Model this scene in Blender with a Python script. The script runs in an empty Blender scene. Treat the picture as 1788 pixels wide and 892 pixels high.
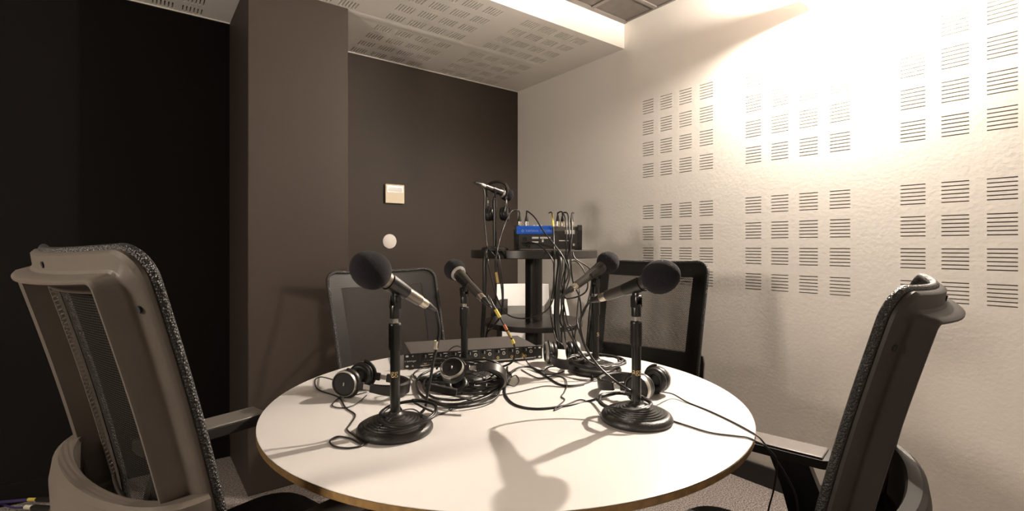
import bpy, bmesh, math, random
from mathutils import Vector, Matrix
random.seed(4)
PI = math.pi
C = bpy.context.scene.collection
S = bpy.context.scene

# ------------------------------------------------------------------ camera, light, exposure
CAM_H = 1.11
F_PX, CX, HY = 866.0, 894.0, 430.0
YAW = math.atan2(.603, .798)
FW = Vector((math.sin(YAW), math.cos(YAW), 0)); RT = Vector((math.cos(YAW), -math.sin(YAW), 0))
cd = bpy.data.cameras.new('camera'); cam = bpy.data.objects.new('camera', cd); C.objects.link(cam)
cam.location = (0, 0, CAM_H); cam.rotation_euler = (PI/2, 0, -YAW)
cd.sensor_width = 36; cd.lens = F_PX/1788*36; cd.shift_y = -16/1788; cd.clip_start = .01
S.camera = cam
S.view_settings.view_transform = 'Standard'; S.view_settings.look = 'None'
S.view_settings.exposure = 1.95; S.view_settings.gamma = 1.0; S.view_settings.use_curve_mapping = False
w = bpy.data.worlds.new('world'); S.world = w; w.use_nodes = True
w.node_tree.nodes['Background'].inputs[0].default_value = (.02, .017, .014, 1)
LAMP = Vector((2.222, .815, 2.16)); LAMP_W = 40; LAMP_COL = (1, .88, .76)
ld = bpy.data.lights.new('lamp_bulb_light', 'POINT'); ld.energy = LAMP_W; ld.color = LAMP_COL; ld.shadow_soft_size = .02
lamp_light = bpy.data.objects.new('lamp_bulb_light', ld); C.objects.link(lamp_light); lamp_light.location = LAMP
ls = bpy.data.lights.new('added_table_spot', 'SPOT'); ls.energy = 34; ls.color = LAMP_COL; ls.shadow_soft_size = .02; ls.spot_size = math.radians(64); ls.spot_blend = .7
table_spot = bpy.data.objects.new('added_table_spot', ls); C.objects.link(table_spot); table_spot.location = LAMP     # added spot at the lamp's place, extra light on the table only
table_spot.rotation_euler = (Vector((.75, 1.0, .74))-LAMP).to_track_quat('-Z', 'Y').to_euler()
FILL_LAMP = Vector((-1.3, .85, 1.45))                                      # added fill light in the unseen part of the room left of the camera
l2 = bpy.data.lights.new('fill_lamp_light', 'POINT'); l2.energy = 28; l2.color = (1, .87, .73); l2.shadow_soft_size = .14
lamp2 = bpy.data.objects.new('fill_lamp_light', l2); C.objects.link(lamp2); lamp2.location = FILL_LAMP

# ------------------------------------------------------------------ helpers
def pos(x, z, h=0): return FW*z + RT*x + Vector((0, 0, h))            # camera-aligned plan coordinates to room coordinates
def P(px, py, d): return pos((px-CX)/F_PX*d, d, CAM_H-(py-HY)/F_PX*d)  # sight line at a known distance
def T(px, py, h=.742): return P(px, py, (CAM_H-h)*F_PX/(py-HY))        # sight line meets a level surface
def dirv(x, z, h=0): return (RT*x + FW*z + Vector((0, 0, h))).normalized()

def mat(name, col, rough=.5, metal=0, bump=0, bscale=200, noise=0, nscale=50, spec=.5, col2=None, detail=3, sheen=0):
    m = bpy.data.materials.new(name); m.use_nodes = True
    nt = m.node_tree; b = nt.nodes['Principled BSDF']
    b.inputs['Base Color'].default_value = (*col, 1); b.inputs['Roughness'].default_value = rough
    b.inputs['Metallic'].default_value = metal; b.inputs['Specular IOR Level'].default_value = spec
    if sheen: b.inputs['Sheen Weight'].default_value = sheen
    if bump or noise or col2:
        tc = nt.nodes.new('ShaderNodeTexCoord')
    if bump:
        n = nt.nodes.new('ShaderNodeTexNoise'); n.inputs['Scale'].default_value = bscale; n.inputs['Detail'].default_value = detail
        bp = nt.nodes.new('ShaderNodeBump'); bp.inputs['Strength'].default_value = bump; bp.inputs['Distance'].default_value = .002
        nt.links.new(tc.outputs['Object'], n.inputs['Vector']); nt.links.new(n.outputs['Fac'], bp.inputs['Height'])
        nt.links.new(bp.outputs['Normal'], b.inputs['Normal'])
    if noise or col2:
        n2 = nt.nodes.new('ShaderNodeTexNoise'); n2.inputs['Scale'].default_value = nscale; n2.inputs['Detail'].default_value = 4
        r = nt.nodes.new('ShaderNodeValToRGB')
        c2 = col2 or tuple(max(0, c*(1-noise)) for c in col)
        r.color_ramp.elements[0].position = .35; r.color_ramp.elements[1].position = .65
        r.color_ramp.elements[0].color = (*c2, 1); r.color_ramp.elements[1].color = (*col, 1)
        nt.links.new(tc.outputs['Object'], n2.inputs['Vector']); nt.links.new(n2.outputs['Fac'], r.inputs['Fac'])
        nt.links.new(r.outputs['Color'], b.inputs['Base Color'])
    return m

def mesh_fabric(name, col, pitch, radius):
    """woven net: staggered round openings between dark strands, laid out in the sheet's own UV metres"""
    m = bpy.data.materials.new(name); m.use_nodes = True; nt = m.node_tree; N = nt.nodes; L = nt.links
    b = N['Principled BSDF']; b.inputs['Base Color'].default_value = (*col, 1); b.inputs['Roughness'].default_value = .6; b.inputs['Specular IOR Level'].default_value = .15
    uv = N.new('ShaderNodeTexCoord'); sp = N.new('ShaderNodeSeparateXYZ'); L.new(uv.outputs['UV'], sp.inputs[0])
    def M(op, a, bb=None):
        n = N.new('ShaderNodeMath'); n.operation = op
        for i, v in enumerate((a, bb)):
            if v is None: continue
            if isinstance(v, (int, float)): n.inputs[i].default_value = v
            else: L.new(v, n.inputs[i])
        return n.outputs[0]
    v = M('DIVIDE', sp.outputs[1], pitch*.8); u = M('DIVIDE', sp.outputs[0], pitch)
    off = M('MULTIPLY', M('FLOORED_MODULO', M('FLOOR', v), 2), .5)
    du = M('SUBTRACT', M('FRACT', M('ADD', u, off)), .5); dv = M('SUBTRACT', M('FRACT', v), .5)
    d2 = M('ADD', M('MULTIPLY', du, du), M('MULTIPLY', dv, dv))
    solid = M('GREATER_THAN', d2, radius*radius)
    tr = N.new('ShaderNodeBsdfTransparent'); mx = N.new('ShaderNodeMixShader')
    L.new(solid, mx.inputs[0]); L.new(tr.outputs[0], mx.inputs[1]); L.new(b.outputs[0], mx.inputs[2])
    L.new(mx.outputs[0], N['Material Output'].inputs['Surface'])
    return m

def woven(name, c1, c2, scale):
    m = mat(name, c1, .5); nt = m.node_tree; b = nt.nodes['Principled BSDF']
    tc = nt.nodes.new('ShaderNodeTexCoord'); ch = nt.nodes.new('ShaderNodeTexVoronoi'); ch.inputs['Scale'].default_value = scale
    r = nt.nodes.new('ShaderNodeValToRGB'); r.color_ramp.elements[0].color = (*c2, 1); r.color_ramp.elements[1].color = (*c1, 1)
    r.color_ramp.elements[0].position = .12; r.color_ramp.elements[1].position = .4
    bp = nt.nodes.new('ShaderNodeBump'); bp.inputs['Strength'].default_value = .8; bp.inputs['Distance'].default_value = -.003
    nt.links.new(tc.outputs['Object'], ch.inputs['Vector']); nt.links.new(ch.outputs['Distance'], r.inputs['Fac'])
    nt.links.new(r.outputs['Color'], b.inputs['Base Color'])
    nt.links.new(ch.outputs['Distance'], bp.inputs['Height']); nt.links.new(bp.outputs['Normal'], b.inputs['Normal'])
    return m

M = dict(
 white_wall=mat('white_wall_paint', (.90, .865, .81), .6, bump=.35, bscale=70, detail=5),
 white_ceiling=mat('white_board_paint', (.90, .865, .81), .6, bump=.12, bscale=60),
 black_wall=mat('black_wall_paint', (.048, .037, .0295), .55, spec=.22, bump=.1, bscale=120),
 shaded_black_wall=mat('shaded_black_paint', (.0042, .0032, .0026), .8, spec=.12, bump=.1, bscale=120),  # black wall with the shade left of the column put into its colour
 front_wall=mat('pale_wall_paint', (.55, .52, .48), .7),
 tile=mat('dark_ceiling_tile', (.13, .112, .097), .8, noise=.12, nscale=30, bump=.1, bscale=150),
 tile_grid=mat('ceiling_grid_metal', (.16, .14, .125), .5),
 carpet=mat('grey_carpet', (.40, .35, .32), 1, bump=1, bscale=300, nscale=150, col2=(.085, .072, .065)),
 skirting=mat('black_skirting_paint', (.02, .018, .016), .35),
 laminate=mat('white_laminate', (.70, .675, .65), .28, spec=.4),
 ply=mat('brown_ply_edge', (.30, .18, .065), .5, noise=.4, nscale=60),
 black_metal=mat('black_metal', (.012, .011, .010), .28, spec=.5),
 cast=mat('cast_iron_black', (.024, .022, .020), .36, bump=.35, bscale=420),
 rubber=mat('black_cable_rubber', (.014, .013, .012), .38),
 thin_rubber=mat('thin_cord_rubber', (.022, .019, .017), .42),
 foam=mat('black_foam', (.011, .0095, .012), .95, bump=.9, bscale=600, sheen=.04, spec=.2),
 mic_body=mat('dark_mic_metal', (.075, .068, .06), .33, metal=.6),
 mic_silver=mat('bronze_grey_mic_metal', (.23, .20, .17), .35, metal=.7),
 chrome=mat('nickel_shell', (.62, .56, .46), .25, metal=.9),
 silver=mat('silver_plastic', (.52, .50, .46), .3, metal=.6),
 chair_grey=mat('dark_grey_chair_plastic', (.098, .082, .068), .42, bump=.1, bscale=500),
 chair_brown=mat('warm_black_chair_plastic', (.026, .021, .018), .55, spec=.3, bump=.1, bscale=500),
 chair_black=mat('black_chair_plastic', (.016, .014, .013), .4),
 net=mesh_fabric('black_net', (.015, .013, .011), .0052, .34),
 binding=woven('woven_edge', (.014, .013, .012), (.036, .032, .029), 300),
 seat=mat('black_seat_fabric', (.018, .016, .015), .9, bump=.5, bscale=500),
 arm_pad=mat('grey_arm_pad', (.11, .098, .088), .36),
 gap=mat('dark_hole', (.004, .004, .004), .9),
 bar=mat('black_bar_laminate', (.022, .019, .017), .32),
 paper=mat('white_card', (.88, .87, .85), .6),
 blue=mat('blue_strip', (.01, .14, .80), .4),
 print=mat('white_print', (.75, .73, .70), .5),
 lightblue=mat('pale_blue_print', (.35, .55, .95), .5),
 rack=mat('charcoal_rack_metal', (.065, .057, .052), .5),
 rack_panel=mat('black_panel', (.010, .009, .008), .4),
 mixer=mat('dark_mixer_metal', (.05, .046, .043), .4),
 gold=mat('gold_print', (.65, .50, .25), .35, metal=.4),
 cream=mat('cream_plastic', (.80, .70, .50), .4),
 lcd=mat('pale_display', (.86, .86, .84), .2),
 cover=mat('white_cover_plastic', (.82, .78, .72), .5),
 yellow=mat('yellow_tape', (.60, .46, .08), .5),
 red=mat('red_tape', (.40, .12, .05), .5),
 tag=mat('white_tape', (.75, .70, .58), .5),
 brass=mat('brass_plug', (.55, .42, .18), .3, metal=.9),
 violet=mat('violet_cable', (.05, .035, .12), .45),
 velcro=mat('black_hook_tape', (.014, .012, .011), .95),
 dark_felt=mat('slot_dark_felt', (.07, .058, .048), .95),
 felt=mat('slot_felt', (.16, .135, .115), .95),
 lamp_metal=mat('lamp_holder_white', (.85, .82, .77), .5),
)

def newbm(): return bmesh.new()
def frame(loc=(0, 0, 0), z=None, x=None):
    """matrix whose z axis is `z` (and whose x axis leans to `x`) at `loc`"""
    z = Vector(z or (0, 0, 1)).normalized(); x = Vector(x or ((1, 0, 0) if abs(z.x) < .9 else (0, 1, 0)))
    y = z.cross(x).normalized(); x = y.cross(z).normalized()
    m = Matrix((x, y, z)).transposed().to_4x4(); m.translation = Vector(loc); return m
def merge(bm, t, m=None, smooth=False):
    if m is not None: bmesh.ops.transform(t, matrix=m, verts=t.verts)
    for f in t.faces: f.smooth = smooth
    me = bpy.data.meshes.new('t'); t.to_mesh(me); t.free(); bm.from_mesh(me); bpy.data.meshes.remove(me)
def box(bm, size, loc=(0, 0, 0), m=None, bev=0, seg=2):
    t = newbm(); bmesh.ops.create_cube(t, size=1); bmesh.ops.scale(t, vec=Vector(size), verts=t.verts)
    if bev: bmesh.ops.bevel(t, geom=t.edges[:], offset=bev, segments=seg, affect='EDGES', profile=.5)
    mm = Matrix.Translation(Vector(loc)); mm = (m @ mm) if m is not None else mm
    sm = 2.6*bev
    for f in t.faces: f.smooth = bool(bev) and min(e.calc_length() for e in f.edges) < sm
    bmesh.ops.transform(t, matrix=mm, verts=t.verts); me = bpy.data.meshes.new('t'); t.to_mesh(me); t.free(); bm.from_mesh(me); bpy.data.meshes.remove(me)
def lathe(bm, prof, m=None, n=32, smooth=True):
    t = newbm(); rings = []
    for r, z in prof:
        if r < 1e-6: rings.append([t.verts.new((0, 0, z))])
        else: rings.append([t.verts.new((r*math.cos(2*PI*i/n), r*math.sin(2*PI*i/n), z)) for i in range(n)])
    for a, b in zip(rings, rings[1:]):
        for i in range(n):
            j = (i+1) % n
            if len(a) == 1 and len(b) == 1: continue
            if len(a) == 1: t.faces.new((a[0], b[i], b[j]))
            elif len(b) == 1: t.faces.new((a[i], b[0], a[j]))
            else: t.faces.new((a[i], b[i], b[j], a[j]))
    bmesh.ops.recalc_face_normals(t, faces=t.faces)
    merge(bm, t, m, smooth)
    if smooth:
        for e in bm.edges:
            if len(e.link_faces) == 2 and e.calc_face_angle(0) > .7: e.smooth = False
def cyl(bm, r, a, b, n=20, r2=None):
    a = Vector(a); b = Vector(b); L = (b-a).length; r2 = r if r2 is None else r2
    lathe(bm, [(0, 0), (r, 0), (r2, L), (0, L)], frame(a, b-a), n)
def spline(pts, k=8, closed=False):
    pts = [Vector(p) for p in pts]; out = []; n = len(pts)
    for i in range(n if closed else n-1):
        g = (lambda j: pts[j % n]) if closed else (lambda j: pts[min(max(j, 0), n-1)])
        p0, p1, p2, p3 = g(i-1), g(i), g(i+1), g(i+2)
        for s in range(k):
            t = s/k
            out.append(.5*((2*p1)+(p2-p0)*t+(2*p0-5*p1+4*p2-p3)*t*t+(3*p1-p0-3*p2+p3)*t**3))
    if not closed: out.append(pts[-1])
    return out
def tube(bm, pts, r, n=8, closed=False):
    t = newbm(); pts = [Vector(p) for p in pts]; N = len(pts); rings = []; prev = None
    for i, p in enumerate(pts):
        a = pts[(i-1) % N] if (closed or i > 0) else p; b = pts[(i+1) % N] if (closed or i < N-1) else p
        d = (b-a); d = d.normalized() if d.length > 1e-9 else Vector((0, 0, 1))
        if prev is None: x = d.orthogonal().normalized()
        else:
            x = prev - d*prev.dot(d); x = x.normalized() if x.length > 1e-6 else d.orthogonal().normalized()
        prev = x; y = d.cross(x); rr = r[i] if isinstance(r, (list, tuple)) else r
        rings.append([t.verts.new(p + x*rr*math.cos(2*PI*k/n) + y*rr*math.sin(2*PI*k/n)) for k in range(n)])
    for i in range(N if closed else N-1):
        a, b = rings[i], rings[(i+1) % N]
        for k in range(n): t.faces.new((a[k], a[(k+1) % n], b[(k+1) % n], b[k]))
    if not closed: t.faces.new(rings[0][::-1]); t.faces.new(rings[-1])
    bmesh.ops.recalc_face_normals(t, faces=t.faces); merge(bm, t, None, True)
def sweep(bm, secs, closed_path=False, smooth=False, caps=True):
    """secs: list of closed point loops of equal length"""
    t = newbm(); R = [[t.verts.new(p) for p in s] for s in secs]; N = len(R); n = len(R[0])
    for i in range(N if closed_path else N-1):
        a, b = R[i], R[(i+1) % N]
        for k in range(n): t.faces.new((a[k], a[(k+1) % n], b[(k+1) % n], b[k]))
    if caps and not closed_path: t.faces.new(R[0][::-1]); t.faces.new(R[-1])
    bmesh.ops.recalc_face_normals(t, faces=t.faces); merge(bm, t, None, smooth)
    if smooth:
        for e in bm.edges:
            if len(e.link_faces) == 2 and e.calc_face_angle(0) > .6: e.smooth = False
def obj(name, bm, m, parent=None, loc=None):
    me = bpy.data.meshes.new(name)
    if loc is not None: bmesh.ops.translate(bm, vec=-Vector(loc), verts=bm.verts)
    bm.to_mesh(me); bm.free()
    for x in (m if isinstance(m, (list, tuple)) else [m]): me.materials.append(x)
    o = bpy.data.objects.new(name, me); C.objects.link(o)
    if parent is not None: o.parent = parent
    if loc is not None: o.location = loc
    return o
def tag(o, label, cat, group=None):
    o['label'] = label; o['category'] = cat
    if group: o['group'] = group
    return o
def thing(name, label, cat, m=None, group=None):
    o = bpy.data.objects.new(name, None); C.objects.link(o); o.empty_display_size = .05
    if m is not None: o.matrix_world = m
    return tag(o, label, cat, group)
def struct(name, bm, m):
    o = obj(name, bm, m); o['kind'] = 'structure'; return o
def text_bm(s, size, extrude=.0002, align='CENTER'):
    cu = bpy.data.curves.new('t', 'FONT'); cu.body = s; cu.size = size; cu.align_x = align; cu.align_y = 'CENTER'; cu.extrude = extrude
    o = bpy.data.objects.new('t', cu); me = bpy.data.meshes.new_from_object(o)
    bm = newbm(); bm.from_mesh(me); bpy.data.objects.remove(o); bpy.data.curves.remove(cu); bpy.data.meshes.remove(me)
    return bm

# ------------------------------------------------------------------ room shell
XR, YB, XL, YF, ZS, ZC, YS = 2.325, 3.004, -1.7, -1.3, 2.292, 2.446, 1.963
def slotted(name, us, vs, U, V, depth, to3, m):
    """board with slots sunk into it; us, vs: lists of slot (start, end) ranges and which belong together"""
    bu = sorted(set([U[0], U[1]] + [x for a in us for x in a])); bv = sorted(set([V[0], V[1]] + [x for a in vs for x in a]))
    inu = [any(a[0]-1e-6 < (bu[i]+bu[i+1])/2 < a[1] for a in us) for i in range(len(bu)-1)]
    inv = [any(a[0]-1e-6 < (bv[i]+bv[i+1])/2 < a[1] for a in vs) for i in range(len(bv)-1)]
    bm = newbm(); cache = {}
    def V_(i, j, d):
        k = (i, j, d)
        if k not in cache: cache[k] = bm.verts.new(to3(bu[i], bv[j], d))
        return cache[k]
    for i in range(len(bu)-1):
        for j in range(len(bv)-1):
            if inu[i] and inv[j]:
                q = [(i, j), (i+1, j), (i+1, j+1), (i, j+1)]
                bm.faces.new([V_(a, b, depth) for a, b in q]).material_index = 1
                for k in range(4):
                    a, b = q[k], q[(k+1) % 4]
                    bm.faces.new([V_(*a, 0), V_(*b, 0), V_(*b, depth), V_(*a, depth)])
            else: bm.faces.new([V_(i, j, 0), V_(i+1, j, 0), V_(i+1, j+1, 0), V_(i, j+1, 0)])
    # thickness: a closed back
    th = depth+.03
    a, b, c, d = [bm.verts.new(to3(u, v, th)) for u, v in ((U[0], V[0]), (U[1], V[0]), (U[1], V[1]), (U[0], V[1]))]
    bm.faces.new((a, d, c, b))
    bmesh.ops.recalc_face_normals(bm, faces=bm.faces)
    return struct(name, bm, [m, M['felt' if name == 'wall_right' else 'dark_felt']])
ycols = [(s-.1208*0+.1208*k, s+.1208*k+.0755) for s in (-1.031, -.426, .179, .784, 1.390) for k in range(4)]
zrows = [(zb+.0143*i, zb+.0143*i+.004) for zb in (.906, 1.027, 1.147, 1.267, 1.505, 1.628, 1.749, 1.869) for i in range(6)]
slotted('wall_right', ycols, zrows, (YF, YB), (0, ZC+.05), .014, lambda u, v, d: (XR+d, u, v), M['white_wall'])
xcols = [(s+.1208*k+.0157*i, s+.1208*k+.0157*i+.0062) for s in (-1.395, -.79, -.185, .42, 1.025, 1.63) for k in range(4) for i in range(6)]
yrows = [(a, a+.0735) for a in (2.017, 2.137, 2.257, 2.379, 2.541, 2.666, 2.789, 2.910)]
slotted('ceiling_soffit', xcols, yrows, (XL, XR), (YS+.001, YB), .022, lambda u, v, d: (u, v, ZS+d), M['white_ceiling'])
bm = newbm()                                                             # joint hump between the two boards
sweep(bm, [[(x, 2.462, ZS), (x, 2.475, ZS-.0018), (x, 2.500, ZS-.0018), (x, 2.528, ZS)] for x in (XL, XR)], smooth=True); struct('trim_1', bm, M['white_ceiling'])
bm = newbm(); box(bm, (XR-XL, .02, ZC-ZS+.10), ((XR+XL)/2, YS+.01, (ZS+ZC+.10)/2)); struct('ceiling_soffit_face', bm, M['white_ceiling'])
bm = newbm(); box(bm, (XR-XL, .008, .004), ((XR+XL)/2, YB-.004, ZS-.002)); struct('trim_2', bm, M['white_ceiling'])
bm = newbm(); box(bm, (XR-XL, YS-YF, .05), ((XR+XL)/2, (YS+YF)/2, ZC+.028)); struct('ceiling', bm, M['tile'])
bm = newbm()
for x in (2.03, 1.43, .83, .23, -.37, -.97): box(bm, (.024, YS-YF, .008), (x, (YS+YF)/2, ZC))
for y in (1.73, 1.13, .53, -.07, -.67): box(bm, (XR-XL, .024, .0078), ((XR+XL)/2, y, ZC))
box(bm, (XR-XL, .024, .012), ((XR+XL)/2, YS-.012, ZC-.002)); box(bm, (.014, YS-YF, .010), (XR-.008, (YS+YF)/2, ZC))
struct('trim_3', bm, M['tile_grid'])
bm = newbm(); box(bm, (XR-.391, .1, ZS+.03), ((XR+.391)/2, YB+.05, (ZS+.03)/2)); struct('wall_back', bm, M['black_wall'])
bm = newbm(); box(bm, (.391-XL, .1, ZS+.03), ((XL+.391)/2, YB+.05, (ZS+.03)/2)); struct('wall_back_left', bm, M['shaded_black_wall'])
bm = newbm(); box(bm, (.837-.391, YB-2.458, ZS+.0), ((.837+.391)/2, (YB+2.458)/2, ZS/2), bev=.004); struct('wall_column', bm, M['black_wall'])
bm = newbm(); box(bm, (.1, YB-YF, ZC+.1), (XL-.05, (YB+YF)/2, (ZC+.1)/2)); struct('wall_left', bm, M['shaded_black_wall'])
bm = newbm(); box(bm, (XR-XL+.2, .1, ZC+.1), ((XR+XL)/2, YF-.05, (ZC+.1)/2)); struct('wall_front', bm, M['front_wall'])
bm = newbm(); box(bm, (XR-XL+.2, YB-YF+.2, .1), ((XR+XL)/2, (YB+YF)/2, -.05)); struct('floor', bm, M['carpet'])
def skirt(a, b, name, m='skirting'):
    bm = newbm(); a = Vector(a); b = Vector(b); d = (b-a); mid = (a+b)/2
    box(bm, (max(abs(d.x), .014), max(abs(d.y), .014), .092), (mid.x, mid.y, .046), bev=.003); struct(name, bm, M[m])
skirt((XR-.007, YF), (XR-.007, YB), 'baseboard_right'); skirt((.837, YB-.007), (XR-.014, YB-.007), 'baseboard_back')
skirt((XL, YB-.007), (.391, YB-.007), 'baseboard_back_left', 'shaded_black_wall')  # darkened with the same painted-in shade as the wall above it

# the lamp at the top of the white wall
t = thing('wall_lamp', 'small wall lamp on a bracket high on the white slotted wall', 'lamp', Matrix.Translation((XR, LAMP.y+.105, LAMP.z)))
bm = newbm(); lathe(bm, [(0, 0), (.03, 0), (.03, .006), (.025, .012), (0, .012)], frame((0, 0, 0), (-1, 0, 0))); obj('wall_plate', bm, M['lamp_metal'], t)
bm = newbm(); box(bm, (.150, .016, .052), (-.081, 0, -.002), bev=.003); obj('arm', bm, M['lamp_metal'], t)
bm = newbm(); cyl(bm, .010, (-.09, -.004, -.003), (-.09, -.065, 0), r2=.012); obj('bulb_holder', bm, M['lamp_metal'], t)

t = thing('fill_lamp', 'added fill lamp hung out of view beside the dark left wall', 'lamp', Matrix.Translation((FILL_LAMP.x, FILL_LAMP.y, ZC)))  # made-up fitting round the added fill light
bm = newbm(); cyl(bm, .06, (0, 0, -.02), (0, 0, .002), 32); obj('ceiling_rose', bm, M['lamp_metal'], t)
bm = newbm(); cyl(bm, .008, (0, 0, -.84), (0, 0, -.018), 12); obj('stem', bm, M['lamp_metal'], t)
bm = newbm(); lathe(bm, [(.008, -.835), (.03, -.835), (.14, -.90), (.142, -.902), (.138, -.902), (.028, -.839), (.008, -.839)], None, 40); obj('lamp_shade', bm, M['lamp_metal'], t)

# things on the black wall
t = thing('wall_controller', 'cream square air conditioning controller with a small display on the black wall', 'controller', Matrix.Translation((1.318, YB, 1.235)))
t.location.z = 1.446-.06
bm = newbm(); box(bm, (.130, .018, .122), (0, -.009, 0.0), bev=.004); obj('housing', bm, M['cream'], t)
bm = newbm(); box(bm, (.108, .003, .042), (0, -.0185, .030), bev=.001); o_ = obj('display_frame', bm, M['silver'], t)
bm = newbm(); box(bm, (.096, .002, .030), (0, -.0205, .028)); obj('display', bm, M['lcd'], o_)
t.location.z = 1.446
bm = newbm(); lathe(bm, [(0, 0), (.046, 0), (.046, .004), (.043, .006), (0, .006)], frame((1.2875, YB, 1.142), (0, -1, 0)), 48)
tag(obj('wall_cover_plate', bm, M['cover'], None, (1.2875, YB, 1.142)), 'round white blank cover plate on the black wall', 'cover plate')

# ------------------------------------------------------------------ round white table
TC = pos(-.0125, 1.2525); R_T = .564; TZ = .74
t = thing('round_table', 'round white laminate table with a brown edge under the microphones', 'table', Matrix.Translation(TC))
bm = newbm(); lathe(bm, [(0, TZ-.002), (R_T-.002, TZ-.002), (R_T-.0005, TZ-.0015), (R_T-.0005, TZ-.0005), (R_T-.002, TZ), (0, TZ)], None, 160); obj('tabletop', bm, M['laminate'], t)
bm = newbm(); lathe(bm, [(0, TZ-.0155), (R_T-.002, TZ-.0155), (R_T, TZ-.0135), (R_T, TZ-.0022), (0, TZ-.0022)], None, 160); obj('edge_band', bm, M['ply'], t)
for k in range(4):
    p = dirv(math.cos(.061+k*PI/2), math.sin(.061+k*PI/2))*.30
    bm = newbm(); cyl(bm, .0185, p, p+Vector((0, 0, TZ-.0155)), 24); obj('leg', bm, M['black_metal'], t)
bm = newbm(); tube(bm, [Vector((math.cos(a_)*.30, math.sin(a_)*.30, TZ-.0285)) for a_ in [i*2*PI/48 for i in range(48)]], .013, 8, True); obj('under_frame', bm, M['black_metal'], t)

# ------------------------------------------------------------------ office chairs
REC = math.radians(13.6); DD = Vector((0, math.sin(REC), -math.cos(REC))); NB = Vector((0, -math.cos(REC), -math.sin(REC)))
HWB, HB, CVB, YBT = .236, .485, .035, -.27
def hw(v): return HWB*(1-.055*v/HB)
def back_pt(u, v, b, top):
    s = u/hw(v)
    lum = .006*math.sin(PI*min(1, max(0, v/HB)))
    return top + Vector((u, 0, 0)) + DD*v + NB*(CVB*(1-s*s)+b-lum)
def outline(rc=.045, k=7):
    pts = []
    for cx, cv, a0 in ((1, rc, -PI/2), (1, HB-rc, 0), (-1, HB-rc, PI/2), (-1, rc, PI)):
        for i in range(k+1):
            a = a0+i/k*PI/2
            v = cv+math.sin(a)*rc; u = cx*(hw(v)-rc)+math.cos(a)*rc
            n = Vector((-math.cos(a), -math.sin(a))); pts.append((u, v, n))
    # subdivide the long runs
    out = []
    for i, p in enumerate(pts):
        q = pts[(i+1) % len(pts)]; out.append(p)
        d = math.hypot(q[0]-p[0], q[1]-p[1])
        if d > .06:
            m = int(d/.035)
            for j in range(1, m):
                f = j/m; out.append((p[0]+(q[0]-p[0])*f, p[1]+(q[1]-p[1])*f, p[2].lerp(q[2], f).normalized()))
    return out
OUT = outline()
SEC = [(0, -.001), (-.001, .006), (.003, .011), (.023, .014), (.0265, .018), (.028, .037), (.031, .0415), (.034, .0415), (.037, .037), (.037, .008), (.058, .006), (.058, -.001)]
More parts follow.
